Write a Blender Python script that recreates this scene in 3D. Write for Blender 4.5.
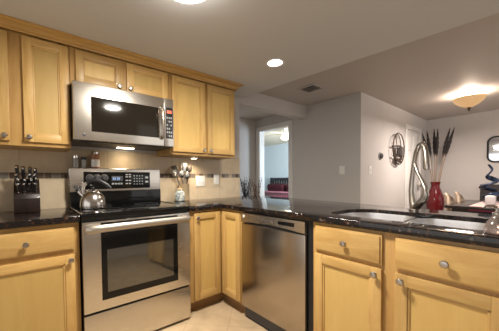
import bpy, bmesh, math, random
from mathutils import Vector, Matrix, Quaternion
random.seed(7)
D = bpy.data
S = bpy.context.scene
COL = S.collection
for o in list(D.objects):
    D.objects.remove(o)
PI = math.pi

# ------------------------------------------------------------------ camera
FPX, CXO, CYO = 254.83, -19.009, 21.039
CAM = Vector((-0.2398, -2.4735, 1.1352))
yaw, pitch, roll = 0.6646, -0.0287, -0.0093
fw = Vector((math.sin(yaw) * math.cos(pitch), math.cos(yaw) * math.cos(pitch), math.sin(pitch)))
rt = Vector((math.cos(yaw), -math.sin(yaw), 0))
up = rt.cross(fw)
r2 = rt * math.cos(roll) + up * math.sin(roll)
u2 = -rt * math.sin(roll) + up * math.cos(roll)
cd = D.cameras.new('camera')
cam = D.objects.new('camera', cd)
COL.objects.link(cam)
m4 = Matrix((r2, u2, -fw)).transposed().to_4x4()
m4.translation = CAM
cam.matrix_world = m4
cd.sensor_fit = 'HORIZONTAL'
cd.sensor_width = 36
cd.lens = FPX / 499 * 36
cd.shift_x = -CXO / 499
cd.shift_y = CYO / 499
cd.clip_start = 0.05
S.camera = cam

# ------------------------------------------------------------------ light
S.view_settings.view_transform = 'Standard'
S.view_settings.look = 'None'
S.view_settings.gamma = 1
S.view_settings.use_curve_mapping = False
S.view_settings.exposure = 0.90
W = D.worlds.new('world')
S.world = W
W.use_nodes = True
bg = W.node_tree.nodes['Background']
bg.inputs[0].default_value = (1.0, 0.965, 0.92, 1)
bg.inputs[1].default_value = 0.80


def light(name, kind, loc, power, color=(1, 1, 1), size=0.1, direction=None, spot=None, blend=0.5):
    l = D.lights.new(name, kind)
    l.energy = power
    l.color = color
    if kind == 'AREA':
        l.shape = 'DISK'
        l.size = size
    else:
        l.shadow_soft_size = size
    if kind == 'SPOT':
        l.spot_size = spot
        l.spot_blend = blend
    o = D.objects.new(name, l)
    COL.objects.link(o)
    o.location = loc
    if direction:
        o.rotation_euler = Vector(direction).to_track_quat('-Z', 'Y').to_euler()
    return o


WARM = (1.0, 0.80, 0.56)
light('ceiling_dome_light', 'AREA', (0.385, -1.345, 2.058), 26, (1, 0.935, 0.83), 0.26, (0, 0, -1))
light('recessed_light_lamp', 'SPOT', (1.464, -0.945, 2.13), 28, (1, 0.92, 0.80), 0.06, (0, 0, -1), 2.2, 0.7)
light('under_cabinet_lamp', 'SPOT', (1.107, -0.142, 1.345), 5, WARM, 0.03, (0, 0.05, -1), 2.7, 0.8)
light('hood_lamp', 'SPOT', (0.43, -0.12, 1.405), 1.1, WARM, 0.03, (0, 0.1, -1), 2.6, 0.8)
light('dining_lamp_light', 'POINT', (4.53, -1.72, 2.215), 14, (1, 0.84, 0.70), 0.06)
light('dining_lamp_downlight', 'AREA', (4.53, -1.72, 2.025), 22, (1, 0.86, 0.76), 0.30, (0, 0, -1))
light('bedroom_fan_light', 'POINT', (4.5, 1.48, 2.05), 6, (1, 0.88, 0.62), 0.06)
light('bedroom_daylight', 'AREA', (5.0, 0.2, 1.5), 90, (0.72, 0.86, 1.0), 1.2, (0.15, 1, 0))

# ------------------------------------------------------------------ materials
MATS = {}


def mat(name, col, rough=0.5, metal=0.0, spec=0.5, emit=None, estr=0, trans=0, coat=0, alpha=1, ior=1.45):
    m = D.materials.new(name)
    m.use_nodes = True
    b = m.node_tree.nodes['Principled BSDF']
    b.inputs['Base Color'].default_value = (*col, 1)
    b.inputs['Roughness'].default_value = rough
    b.inputs['Metallic'].default_value = metal
    b.inputs['Specular IOR Level'].default_value = spec
    b.inputs['Transmission Weight'].default_value = trans
    b.inputs['Coat Weight'].default_value = coat
    b.inputs['IOR'].default_value = ior
    if emit:
        b.inputs['Emission Color'].default_value = (*emit, 1)
        b.inputs['Emission Strength'].default_value = estr
    MATS[name] = m
    return m


def nd(m, t, **kw):
    n = m.node_tree.nodes.new(t)
    for k, v in kw.items():
        setattr(n, k, v)
    return n


def lk(m, a, b):
    m.node_tree.links.new(a, b)


def ramp(m, fac, stops):
    r = nd(m, 'ShaderNodeValToRGB')
    e = r.color_ramp.elements
    while len(e) < len(stops):
        e.new(0.5)
    for i, (p, c) in enumerate(stops):
        e[i].position = p
        e[i].color = (*c, 1)
    lk(m, fac, r.inputs[0])
    return r


def coords(m, scale=(1, 1, 1), rot=(0, 0, 0), which='Object'):
    t = nd(m, 'ShaderNodeTexCoord')
    p = nd(m, 'ShaderNodeMapping')
    p.inputs['Scale'].default_value = scale
    p.inputs['Rotation'].default_value = rot
    lk(m, t.outputs[which], p.inputs[0])
    return p


def noise(m, vec, scale, detail=4, rough=0.5, dist=0.0):
    n = nd(m, 'ShaderNodeTexNoise')
    n.inputs['Scale'].default_value = scale
    n.inputs['Detail'].default_value = detail
    n.inputs['Roughness'].default_value = rough
    n.inputs['Distortion'].default_value = dist
    lk(m, vec, n.inputs['Vector'])
    return n


def bump(m, height, strength, dist=0.01):
    b = nd(m, 'ShaderNodeBump')
    b.inputs['Strength'].default_value = strength
    b.inputs['Distance'].default_value = dist
    lk(m, height, b.inputs['Height'])
    lk(m, b.outputs[0], m.node_tree.nodes['Principled BSDF'].inputs['Normal'])


def wood(name, dark, light_, scale, rough=0.42):
    m = mat(name, light_, rough, coat=0.04)
    b = m.node_tree.nodes['Principled BSDF']
    p = coords(m, scale)
    info = nd(m, 'ShaderNodeObjectInfo')
    add = nd(m, 'ShaderNodeVectorMath', operation='ADD')
    mul = nd(m, 'ShaderNodeMath', operation='MULTIPLY')
    mul.inputs[1].default_value = 37.0
    lk(m, info.outputs['Random'], mul.inputs[0])
    lk(m, p.outputs[0], add.inputs[0])
    lk(m, mul.outputs[0], add.inputs[1])
    n = noise(m, add.outputs[0], 3.0, 7, 0.62, 0.8)
    r = ramp(m, n.outputs['Fac'], [(0.28, dark), (0.72, light_)])
    hsv = nd(m, 'ShaderNodeHueSaturation')
    mr = nd(m, 'ShaderNodeMapRange')
    mr.inputs['To Min'].default_value = 0.80
    mr.inputs['To Max'].default_value = 1.06
    lk(m, info.outputs['Random'], mr.inputs['Value'])
    lk(m, mr.outputs[0], hsv.inputs['Value'])
    lk(m, r.outputs[0], hsv.inputs['Color'])
    lk(m, hsv.outputs[0], b.inputs['Base Color'])
    bump(m, n.outputs['Fac'], 0.05, 0.002)
    return m


MAPLE_D = (0.47, 0.275, 0.085)
MAPLE_L = (0.64, 0.425, 0.16)
WV = wood('maple_vertical', MAPLE_D, MAPLE_L, (7, 7, 1.0))
WH = wood('maple_horizontal', MAPLE_D, MAPLE_L, (1.0, 1.0, 7))
WP = wood('maple_panel', (0.54, 0.35, 0.112), (0.62, 0.42, 0.148), (5, 5, 0.8))
WF = wood('maple_frame', (0.40, 0.225, 0.07), (0.55, 0.335, 0.115), (7, 7, 1.0))
WC = wood('maple_crown', (0.48, 0.27, 0.075), (0.62, 0.38, 0.125), (1.0, 7, 7))
WDK = mat('toe_kick_wood', (0.30, 0.17, 0.07), 0.5)


def brushed(name, col, rough, scale):
    m = mat(name, col, rough, 1.0)
    b = m.node_tree.nodes['Principled BSDF']
    p = coords(m, scale)
    n = noise(m, p.outputs[0], 6.0, 3, 0.6)
    mr = nd(m, 'ShaderNodeMapRange')
    mr.inputs['To Min'].default_value = rough - 0.012
    mr.inputs['To Max'].default_value = rough + 0.012
    lk(m, n.outputs['Fac'], mr.inputs['Value'])
    lk(m, mr.outputs[0], b.inputs['Roughness'])
    return m


STEEL = brushed('brushed_steel', (0.62, 0.58, 0.525), 0.27, (1, 1, 60))
STEELV = brushed('brushed_steel_upright', (0.42, 0.37, 0.315), 0.22, (40, 40, 0.6))
NICKEL = mat('satin_nickel', (0.48, 0.44, 0.40), 0.28, 1.0)
KST = mat('kettle_steel', (0.50, 0.47, 0.44), 0.20, 1.0)
CHROME = mat('polished_steel', (0.72, 0.70, 0.68), 0.12, 1.0)
HANDM = mat('satin_steel_handle', (0.45, 0.41, 0.36), 0.46, 1.0)
SINKM = brushed('sink_steel', (0.80, 0.80, 0.82), 0.36, (30, 1, 1))
BLACKG = mat('black_glass', (0.005, 0.005, 0.005), 0.08, spec=0.35)
MWG = mat('smoked_microwave_glass', (0.014, 0.011, 0.008), 0.12, spec=0.25)
OVENG = mat('oven_window_glass', (0.035, 0.030, 0.022), 0.06, spec=0.5, ior=2.1)
BLACKP = mat('black_plastic', (0.012, 0.012, 0.013), 0.4)
DARKP = mat('dark_grey_plastic', (0.05, 0.05, 0.055), 0.35)
GREYBTN = mat('grey_button', (0.30, 0.30, 0.30), 0.5)
WHITEP = mat('white_plastic', (0.80, 0.78, 0.74), 0.35)
TRIMW = mat('white_trim_paint', (0.78, 0.77, 0.75), 0.4)
REDLED = mat('red_led', (0.2, 0.01, 0.005), 0.4, emit=(1, 0.10, 0.04), estr=2.2)
BLUELED = mat('pale_blue_led', (0.05, 0.1, 0.2), 0.4, emit=(0.45, 0.62, 1.0), estr=0.35)
LENS = mat('lamp_lens', (1, 0.9, 0.7), 0.4, emit=(1.0, 0.84, 0.58), estr=6)
LENSW = mat('bright_lamp_lens', (1, 0.95, 0.9), 0.4, emit=(1.0, 0.93, 0.80), estr=7)
DOMEG = mat('dome_glass', (1, 0.97, 0.92), 0.35, emit=(1.0, 0.95, 0.86), estr=12.0)
BOWLG = mat('amber_alabaster_glass', (0.50, 0.37, 0.22), 0.35, emit=(1.0, 0.58, 0.25), estr=0.22)
FANG = mat('fan_globe_glass', (1, 0.95, 0.8), 0.35, emit=(1.0, 0.86, 0.58), estr=3.0)
BRONZE = mat('dark_bronze', (0.10, 0.065, 0.04), 0.4, 0.8)
PEWTER = mat('pewter', (0.42, 0.40, 0.38), 0.35, 0.9)


def paint(name, col):
    m = mat(name, col, 0.62, spec=0.3)
    p = coords(m)
    n = noise(m, p.outputs[0], 140, 2)
    bump(m, n.outputs['Fac'], 0.05, 0.002)
    return m


WALLP = paint('grey_wall_paint', (0.565, 0.54, 0.525))
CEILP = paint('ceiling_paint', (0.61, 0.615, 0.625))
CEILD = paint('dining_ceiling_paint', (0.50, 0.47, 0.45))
BEDP = paint('bedroom_blue_paint', (0.56, 0.61, 0.62))
BEDC = paint('bedroom_ceiling_lit_paint', (0.62, 0.56, 0.44))  # yellowish room light is put into this ceiling colour

# granite
G = mat('tan_brown_granite', (0.02, 0.015, 0.012), 0.07, spec=0.55)
_b = G.node_tree.nodes['Principled BSDF']
_p = coords(G)
_v = nd(G, 'ShaderNodeTexVoronoi')
_v.inputs['Scale'].default_value = 95
lk(G, _p.outputs[0], _v.inputs['Vector'])
_sep = nd(G, 'ShaderNodeSeparateColor')
lk(G, _v.outputs['Color'], _sep.inputs[0])
_r = ramp(G, _sep.outputs[0], [(0.0, (0.006, 0.005, 0.005)), (0.50, (0.012, 0.008, 0.007)), (0.70, (0.045, 0.018, 0.010)),
                               (0.88, (0.075, 0.035, 0.02)), (0.96, (0.11, 0.09, 0.08))])
_r.color_ramp.interpolation = 'CONSTANT'
_n = noise(G, _p.outputs[0], 40, 4)
_mx = nd(G, 'ShaderNodeMix', data_type='RGBA')
_r2 = ramp(G, _n.outputs['Fac'], [(0.42, (0, 0, 0)), (0.62, (1, 1, 1))])
lk(G, _r2.outputs[0], _mx.inputs['Factor'])
_mx.inputs[6].default_value = (0.007, 0.006, 0.006, 1)
lk(G, _r.outputs[0], _mx.inputs[7])
lk(G, _mx.outputs[2], _b.inputs['Base Color'])


def tile_material():
    m = mat('beige_backsplash_tile', (0.55, 0.45, 0.33), 0.35)
    b = m.node_tree.nodes['Principled BSDF']
    t = nd(m, 'ShaderNodeTexCoord')
    sp = nd(m, 'ShaderNodeSeparateXYZ')
    lk(m, t.outputs['Object'], sp.inputs[0])
    cb = nd(m, 'ShaderNodeCombineXYZ')
    lk(m, sp.outputs['X'], cb.inputs[0])
    za = nd(m, 'ShaderNodeMath', operation='ADD')
    lk(m, sp.outputs['Z'], za.inputs[0])
    za.inputs[1].default_value = -0.913
    lk(m, za.outputs[0], cb.inputs[1])
    br = nd(m, 'ShaderNodeTexBrick')
    br.offset = 0.0
    for k, v in (('Color1', (0.56, 0.455, 0.32, 1)), ('Color2', (0.60, 0.495, 0.355, 1)), ('Mortar', (0.40, 0.34, 0.26, 1))):
        br.inputs[k].default_value = v
    br.inputs['Scale'].default_value = 1
    br.inputs['Mortar Size'].default_value = 0.0022
    br.inputs['Brick Width'].default_value = 0.305
    br.inputs['Row Height'].default_value = 0.240
    lk(m, cb.outputs[0], br.inputs['Vector'])
    n = noise(m, t.outputs['Object'], 9, 5, 0.6, 0.5)
    mx = nd(m, 'ShaderNodeMix', data_type='RGBA', blend_type='MULTIPLY')
    mx.inputs['Factor'].default_value = 1
    rr = ramp(m, n.outputs['Fac'], [(0.3, (0.86, 0.85, 0.84)), (0.7, (1.04, 1.03, 1.0))])
    lk(m, br.outputs[0], mx.inputs[6])
    lk(m, rr.outputs[0], mx.inputs[7])
    # mosaic accent band
    b2 = nd(m, 'ShaderNodeTexBrick')
    b2.offset = 0.0
    b2.inputs['Color1'].default_value = (0, 0, 0, 1)
    b2.inputs['Color2'].default_value = (1, 1, 1, 1)
    b2.inputs['Mortar'].default_value = (0.72, 0.72, 0.72, 1)
    b2.inputs['Scale'].default_value = 1
    b2.inputs['Mortar Size'].default_value = 0.002
    b2.inputs['Brick Width'].default_value = 0.052
    b2.inputs['Row Height'].default_value = 0.048
    lk(m, cb.outputs[0], b2.inputs['Vector'])
    r3 = ramp(m, b2.outputs[0], [(0.0, (0.07, 0.045, 0.03)), (0.30, (0.15, 0.095, 0.06)), (0.5, (0.17, 0.15, 0.13)),
                                 (0.68, (0.40, 0.32, 0.23)), (0.80, (0.10, 0.075, 0.05))])
    r3.color_ramp.interpolation = 'CONSTANT'
    g1 = nd(m, 'ShaderNodeMath', operation='GREATER_THAN')
    g1.inputs[1].default_value = 1.153
    g2 = nd(m, 'ShaderNodeMath', operation='LESS_THAN')
    g2.inputs[1].default_value = 1.201
    mm = nd(m, 'ShaderNodeMath', operation='MULTIPLY')
    lk(m, sp.outputs['Z'], g1.inputs[0])
    lk(m, sp.outputs['Z'], g2.inputs[0])
    lk(m, g1.outputs[0], mm.inputs[0])
    lk(m, g2.outputs[0], mm.inputs[1])
    mf = nd(m, 'ShaderNodeMix', data_type='RGBA')
    lk(m, mm.outputs[0], mf.inputs['Factor'])
    lk(m, mx.outputs[2], mf.inputs[6])
    lk(m, r3.outputs[0], mf.inputs[7])
    lk(m, mf.outputs[2], b.inputs['Base Color'])
    bump(m, br.outputs['Fac'], -0.3, 0.003)
    return m


def floor_material():
    m = mat('beige_floor_tile', (0.55, 0.42, 0.28), 0.30)
    b = m.node_tree.nodes['Principled BSDF']
    p = coords(m, (1, 1, 1), (0, 0, math.radians(45)))
    br = nd(m, 'ShaderNodeTexBrick')
    br.offset = 0.0
    for k, v in (('Color1', (0.54, 0.41, 0.265, 1)), ('Color2', (0.57, 0.44, 0.29, 1)), ('Mortar', (0.44, 0.335, 0.22, 1))):
        br.inputs[k].default_value = v
    br.inputs['Scale'].default_value = 1
    br.inputs['Mortar Size'].default_value = 0.003
    br.inputs['Brick Width'].default_value = 0.33
    br.inputs['Row Height'].default_value = 0.33
    lk(m, p.outputs[0], br.inputs['Vector'])
    n = noise(m, p.outputs[0], 7, 6, 0.6, 0.6)
    mx = nd(m, 'ShaderNodeMix', data_type='RGBA', blend_type='MULTIPLY')
    mx.inputs['Factor'].default_value = 1
    rr = ramp(m, n.outputs['Fac'], [(0.3, (0.80, 0.77, 0.73)), (0.7, (1.08, 1.07, 1.05))])
    lk(m, br.outputs[0], mx.inputs[6])
    lk(m, rr.outputs[0], mx.inputs[7])
    lk(m, mx.outputs[2], b.inputs['Base Color'])
    bump(m, br.outputs['Fac'], -0.3, 0.003)
    return m


TILE = tile_material()
FLOORM = floor_material()

# ------------------------------------------------------------------ mesh helpers


class MB:
    def __init__(self):
        self.bm = bmesh.new()

    def _merge(self, t, mi=0):
        for f in t.faces:
            f.material_index = mi
        me = D.meshes.new('tmp')
        t.to_mesh(me)
        t.free()
        self.bm.from_mesh(me)
        D.meshes.remove(me)

    def box(self, x0, x1, y0, y1, z0, z1, bev=0.0, mi=0, seg=2, rot=None, rotat=None):
        t = bmesh.new()
        bmesh.ops.create_cube(t, size=1)
        for v in t.verts:
            v.co = Vector(((x0 + x1) / 2 + v.co.x * (x1 - x0), (y0 + y1) / 2 + v.co.y * (y1 - y0), (z0 + z1) / 2 + v.co.z * (z1 - z0)))
        if bev > 0:
            bmesh.ops.bevel(t, geom=list(t.edges), offset=bev, segments=seg, profile=0.6, affect='EDGES', clamp_overlap=True)
        if rot is not None:
            c = Vector(rotat) if rotat else Vector(((x0 + x1) / 2, (y0 + y1) / 2, (z0 + z1) / 2))
            bmesh.ops.rotate(t, cent=c, matrix=rot, verts=t.verts)
        self._merge(t, mi)
        return self

    def lathe(self, prof, c=(0, 0, 0), n=24, mi=0, axis='Z', sx=1.0, sy=1.0):
        t = bmesh.new()
        rings = []
        for r, z in prof:
            if r < 1e-6:
                rings.append([t.verts.new((0, 0, z))])
            else:
                rings.append([t.verts.new((r * sx * math.cos(2 * PI * k / n), r * sy * math.sin(2 * PI * k / n), z)) for k in range(n)])
        for a, b in zip(rings[:-1], rings[1:]):
            for k in range(n):
                a0, a1 = a[k % len(a)], a[(k + 1) % len(a)]
                b0, b1 = b[k % len(b)], b[(k + 1) % len(b)]
                vs = []
                for v in (a0, a1, b1, b0):
                    if v not in vs:
                        vs.append(v)
                if len(vs) >= 3:
                    t.faces.new(vs)
        if axis == 'Y':
            bmesh.ops.rotate(t, cent=(0, 0, 0), matrix=Matrix.Rotation(PI / 2, 3, 'X'), verts=t.verts)   # z -> -y
        elif axis == 'X':
            bmesh.ops.rotate(t, cent=(0, 0, 0), matrix=Matrix.Rotation(PI / 2, 3, 'Y'), verts=t.verts)   # z -> x
        bmesh.ops.translate(t, vec=Vector(c), verts=t.verts)
        bmesh.ops.recalc_face_normals(t, faces=t.faces)
        self._merge(t, mi)
        return self

    def cyl(self, p0, p1, r0, r1=None, n=16, mi=0):
        return self.tube([p0, p1], [r0, r0 if r1 is None else r1], n, mi)

    def tube(self, pts, rad, n=10, mi=0, closed=False, flat=None):
        pts = [Vector(p) for p in pts]
        if not isinstance(rad, (list, tuple)):
            rad = [rad] * len(pts)
        t = bmesh.new()
        rings = []
        N = len(pts)
        prev = None
        for i, p in enumerate(pts):
            if closed:
                d = pts[(i + 1) % N] - pts[i - 1]
            else:
                d = pts[min(i + 1, N - 1)] - pts[max(i - 1, 0)]
            d.normalize()
            if prev is None:
                ref = Vector((0, 0, 1)) if abs(d.z) < 0.9 else Vector((1, 0, 0))
                nx = d.cross(ref).normalized()
            else:
                nx = (prev - d * prev.dot(d)).normalized()
            prev = nx
            ny = d.cross(nx)
            s2 = 1.0 if flat is None else flat
            rings.append([t.verts.new(p + nx * rad[i] * math.cos(2 * PI * k / n) + ny * rad[i] * s2 * math.sin(2 * PI * k / n)) for k in range(n)])
        M = N if closed else N - 1
        for i in range(M):
            a, b = rings[i], rings[(i + 1) % N]
            for k in range(n):
                t.faces.new((a[k], a[(k + 1) % n], b[(k + 1) % n], b[k]))
        if not closed:
            t.faces.new(rings[0][::-1])
            t.faces.new(rings[-1])
        bmesh.ops.recalc_face_normals(t, faces=t.faces)
        self._merge(t, mi)
        return self

    def ball(self, c, rx, ry=None, rz=None, n=16, mi=0):
        ry = rx if ry is None else ry
        rz = rx if rz is None else rz
        t = bmesh.new()
        bmesh.ops.create_uvsphere(t, u_segments=n, v_segments=max(6, n * 2 // 3), radius=1)
        for v in t.verts:
            v.co = Vector((c[0] + v.co.x * rx, c[1] + v.co.y * ry, c[2] + v.co.z * rz))
        self._merge(t, mi)
        return self

    def prism(self, poly, z0, z1, mi=0, bev=0.0, which='both'):
        t = bmesh.new()
        lo = [t.verts.new((x, y, z0)) for x, y in poly]
        hi = [t.verts.new((x, y, z1)) for x, y in poly]
        n = len(poly)
        t.faces.new(lo[::-1])
        t.faces.new(hi)
        for i in range(n):
            t.faces.new((lo[i], lo[(i + 1) % n], hi[(i + 1) % n], hi[i]))
        bmesh.ops.recalc_face_normals(t, faces=t.faces)
        if bev:
            es = [e for e in t.edges if abs(e.verts[0].co.z - e.verts[1].co.z) < 1e-6 and (which == 'both' or abs(e.verts[0].co.z - (z1 if which == 'top' else z0)) < 1e-6)]
            bmesh.ops.bevel(t, geom=es, offset=bev, segments=3, profile=0.5, affect='EDGES')
        self._merge(t, mi)
        return self

    def sweep(self, prof, path, mi=0):
        """closed profile [(offset, z)] swept along a plan path [(x, y, nx, ny)] with given mitre normals"""
        t = bmesh.new()
        rings = [[t.verts.new((x + nx * o, y + ny * o, z)) for o, z in prof] for x, y, nx, ny in path]
        n = len(prof)
        for a, b in zip(rings[:-1], rings[1:]):
            for k in range(n):
                t.faces.new((a[k], a[(k + 1) % n], b[(k + 1) % n], b[k]))
        t.faces.new(rings[0])
        t.faces.new(rings[-1][::-1])
        bmesh.ops.recalc_face_normals(t, faces=t.faces)
        self._merge(t, mi)
        return self

    def grid(self, rows, mi=0, thick=0.0):
        t = bmesh.new()
        vs = [[t.verts.new(p) for p in r] for r in rows]
        for i in range(len(rows) - 1):
            for j in range(len(rows[0]) - 1):
                t.faces.new((vs[i][j], vs[i][j + 1], vs[i + 1][j + 1], vs[i + 1][j]))
        bmesh.ops.recalc_face_normals(t, faces=t.faces)
        if thick:
            bmesh.ops.solidify(t, geom=list(t.faces), thickness=thick)
        self._merge(t, mi)
        return self


def finish(name, mb, mats, parent=None, loc=None, smooth=True):
    me = D.meshes.new(name)
    mb.bm.to_mesh(me)
    mb.bm.free()
    if not isinstance(mats, (list, tuple)):
        mats = [mats]
    for m in mats:
        me.materials.append(m)
    if smooth:
        for p in me.polygons:
            p.use_smooth = True
        me.set_sharp_from_angle(angle=math.radians(32))
    o = D.objects.new(name, me)
    COL.objects.link(o)
    if parent is not None:
        o.parent = parent
    if loc is not None:
        o.location = loc
    return o


def tag(o, label, cat, group=None, kind=None):
    o['label'] = label
    o['category'] = cat
    if group:
        o['group'] = group
    if kind:
        o['kind'] = kind
    return o


def thing(name, label, cat, loc=(0, 0, 0), rz=0.0, group=None):
    o = D.objects.new(name, None)
    o.empty_display_size = 0.1
    COL.objects.link(o)
    o.location = loc
    o.rotation_euler = (0, 0, rz)
    return tag(o, label, cat, group)


def struct(name, mb, mats, label, cat, parent=None):
    o = finish(name, mb, mats, parent)
    if parent is None:
        tag(o, label, cat, kind='structure')
    return o


def copy_tree(o, parent=None):
    c = o.copy()
    COL.objects.link(c)
    if parent is not None:
        c.parent = parent
    for ch in [x for x in D.objects if x.parent == o]:
        copy_tree(ch, c)
    return c


def arc(c, r, a0, a1, n, plane='XZ'):
    out = []
    for i in range(n + 1):
        a = a0 + (a1 - a0) * i / n
        if plane == 'XZ':
            out.append((c[0] + r * math.cos(a), c[1], c[2] + r * math.sin(a)))
        elif plane == 'YZ':
            out.append((c[0], c[1] + r * math.cos(a), c[2] + r * math.sin(a)))
        else:
            out.append((c[0] + r * math.cos(a), c[1] + r * math.sin(a), c[2]))
    return out


# ------------------------------------------------------------------ room shell
KC = 2.15      # kitchen ceiling
DC = 2.285     # dining / hall ceiling
XW = 3.26      # wall with the bedroom door
struct('floor', MB().box(-4.0, 7.2, -6.0, 5.2, -0.1, 0.0), FLOORM, 'beige tiled floor', 'floor')
# kitchen ceiling slab, its free edge runs slightly askew
mb = MB()
mb.prism([(-3.5, 0.12), (1.85, 0.12), (2.10, -2.6), (2.13, -5.0), (-3.5, -5.0)], KC, 2.42)
struct('ceiling_kitchen', mb, CEILP, 'lower grey kitchen ceiling', 'ceiling')
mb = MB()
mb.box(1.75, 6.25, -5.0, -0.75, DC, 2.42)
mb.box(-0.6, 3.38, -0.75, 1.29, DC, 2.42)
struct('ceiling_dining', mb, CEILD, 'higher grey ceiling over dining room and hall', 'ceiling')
struct('wall_back', MB().box(-3.5, 1.85, 0, 0.12, 0, KC), WALLP, 'grey kitchen wall behind the cooker', 'wall')
struct('trim_1', MB().box(-1.3, 1.842, -0.008, 0, 0.915, 1.40), TILE, 'beige tile backsplash with brown mosaic band', 'backsplash')
struct('trim_2', MB().box(1.85, XW, 0, 0.12, 2.092, DC), WALLP, 'grey header beam across the hall opening', 'beam')
struct('wall_hall_end', MB().box(-0.6, XW, 1.17, 1.29, 0, DC), WALLP, 'grey wall at the end of the hall', 'wall')
# wall with the bedroom doorway: opening y .355 .. 1.08
mb = MB()
mb.box(XW, XW + .12, -0.85, 0.355, 0, DC)
mb.box(XW, XW + .12, 1.08, 1.29, 0, DC)
mb.box(XW, XW + .12, 0.355, 1.08, 2.055, DC)
struct('wall_bedroom_side', mb, WALLP, 'grey wall with the bedroom doorway and a light switch', 'wall')
mb = MB()
for y0, y1 in ((0.285, 0.358), (1.078, 1.150)):
    mb.box(XW - .018, XW - .0005, y0, y1, 0, 2.0535, 0.003)
mb.box(XW - .018, XW - .0005, 0.285, 1.150, 2.054, 2.125, 0.003)
mb.box(XW - 0.002, XW + .125, 0.355, 0.368, 0, 2.055)
mb.box(XW - 0.002, XW + .125, 1.067, 1.080, 0, 2.055)
mb.box(XW - 0.002, XW + .125, 0.355, 1.080, 2.042, 2.055)
struct('trim_3', mb, TRIMW, 'white casing around the bedroom doorway', 'door casing')
# wall along the dining room, facing the kitchen camera side, door opening x 4.95..5.62
mb = MB()
mb.box(XW + .12, 4.95, -0.85, -0.75, 0, DC)
mb.box(5.63, 6.1, -0.85, -0.75, 0, DC)
mb.box(4.95, 5.63, -0.85, -0.75, 2.0, DC)
struct('wall_dining_side', mb, WALLP, 'pinkish grey dining room wall with a white door', 'wall')
mb = MB()
mb.box(4.88, 4.952, -0.868, -0.8505, 0, 1.9895, 0.003)
mb.box(5.628, 5.70, -0.868, -0.8505, 0, 1.9895, 0.003)
mb.box(4.88, 5.70, -0.868, -0.8505, 1.99, 2.06, 0.003)
struct('trim_4', mb, TRIMW, 'white casing around the dining room door', 'door casing')
d1 = MB()
d1.box(4.955, 5.625, -0.835, -0.80, 0.005, 1.995, 0.002)
door1 = struct('door_1', d1, TRIMW, 'white panelled door in the dining room wall', 'door')
for i, (xa, xb) in enumerate(((5.03, 5.25), (5.33, 5.55))):
    for za, zb in ((0.15, 0.75), (0.9, 1.5), (1.62, 1.88)):
        struct('panel', MB().box(xa, xb, -0.845, -0.834, za, zb, 0.008), TRIMW, '', '', door1)
struct('handle', MB().lathe([(0, 0), (.02, 0), (.02, .012), (.012, .02), (.012, .04), (.027, .05), (.027, .07), (0, .078)], (5.57, -0.834, 0.98), 14, axis='Y'),
       NICKEL, '', '', door1)
struct('wall_dining_far', MB().box(6.1, 6.25, -5.0, -0.85, 0, DC), WALLP, 'pinkish grey far dining room wall', 'wall')
# bedroom
struct('wall_bedroom_far', MB().box(6.5, 6.6, -0.75, 4.7, 0, 2.32), BEDP, 'pale blue bedroom wall', 'wall')
struct('wall_bedroom_left', MB().box(XW + .12, 6.5, 4.6, 4.7, 0, 2.32), BEDP, 'pale blue bedroom side wall', 'wall')
struct('wall_bedroom_near', MB().box(XW, XW + .12, 1.29, 4.6, 0, 2.32), BEDP, 'pale blue bedroom wall beside the doorway', 'wall')
struct('ceiling_bedroom', MB().box(XW + .12, 6.6, -0.75, 4.7, 2.32, 2.42), BEDC, 'warm lit bedroom ceiling', 'ceiling')
struct('wall_rear', MB().box(-3.5, 2.2, -4.72, -4.6, 0, KC), WALLP, 'unseen grey wall added behind the viewer', 'wall')  # unseen wall, added so the steel reflects something darker
struct('wall_peninsula', MB().box(1.705, 1.80, -2.44, 0.0, 0, 0.872), WALLP, 'grey half wall under the breakfast bar', 'wall')
# crown moulding on the wall units
prof = [(0.0, 2.07), (0.012, 2.07), (0.014, 2.086), (0.024, 2.09), (0.030, 2.104), (0.045, 2.122), (0.060, 2.128), (0.064, 2.136), (0.072, 2.139), (0.072, 2.149), (0.0, 2.149)]
prof = [(o_ * .85, 2.149 - (2.149 - z_) * .70) for o_, z_ in prof]
struct('trim_5', MB().sweep(prof, [(-0.606, -0.3265, 0, -1), (1.527, -0.3265, 1, -1), (1.527, -0.001, 1, 0)]), WC, 'maple crown moulding above the wall cabinets', 'crown moulding')

# ------------------------------------------------------------------ cabinets


def knob_mesh(c):
    return MB().lathe([(0, 0.0), (.009, 0.0), (.009, .002), (.0055, .006), (.0055, .013), (.0155, .019), (.0165, .023), (.013, .028), (0, .030)], c, 16, axis='Y')


def door_part(root, u0, u1, z0, z1, knob=None, v=0.0, name='door'):
    st = 0.052
    t = 0.020
    y0, y1 = v - t, v - 0.0005
    mb = MB()
    mb.box(u0, u0 + st, y0, y1, z0, z1, 0.0035, 0)
    mb.box(u1 - st, u1, y0, y1, z0, z1, 0.0035, 0)
    mb.box(u0 + st - .001, u1 - st + .001, y0, y1, z1 - st, z1, 0.0035, 1)
    mb.box(u0 + st - .001, u1 - st + .001, y0, y1, z0, z0 + st, 0.0035, 1)
    # small sloped moulding inside the frame
    a = 0.009
    for (xa, xb, za, zb) in ((u0 + st, u0 + st + a, z0 + st, z1 - st), (u1 - st - a, u1 - st, z0 + st, z1 - st)):
        mb.box(xa - .001, xb, y0 + .006, y1, za, zb, 0.003, 0)
    for (za, zb) in ((z0 + st, z0 + st + a), (z1 - st - a, z1 - st)):
        mb.box(u0 + st, u1 - st, y0 + .006, y1, za - .001, zb, 0.003, 1)
    d = finish(name, mb, [WV, WH], root)
    finish('panel', MB().box(u0 + st + a - .002, u1 - st - a + .002, y0 + .012, y1, z0 + st + a - .002, z1 - st - a + .002), WP, d)
    if knob:
        finish('knob', knob_mesh((knob[0], y0 + .0005, knob[1])), NICKEL, d)['label'] = 'satin nickel knob'
    return d


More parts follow.
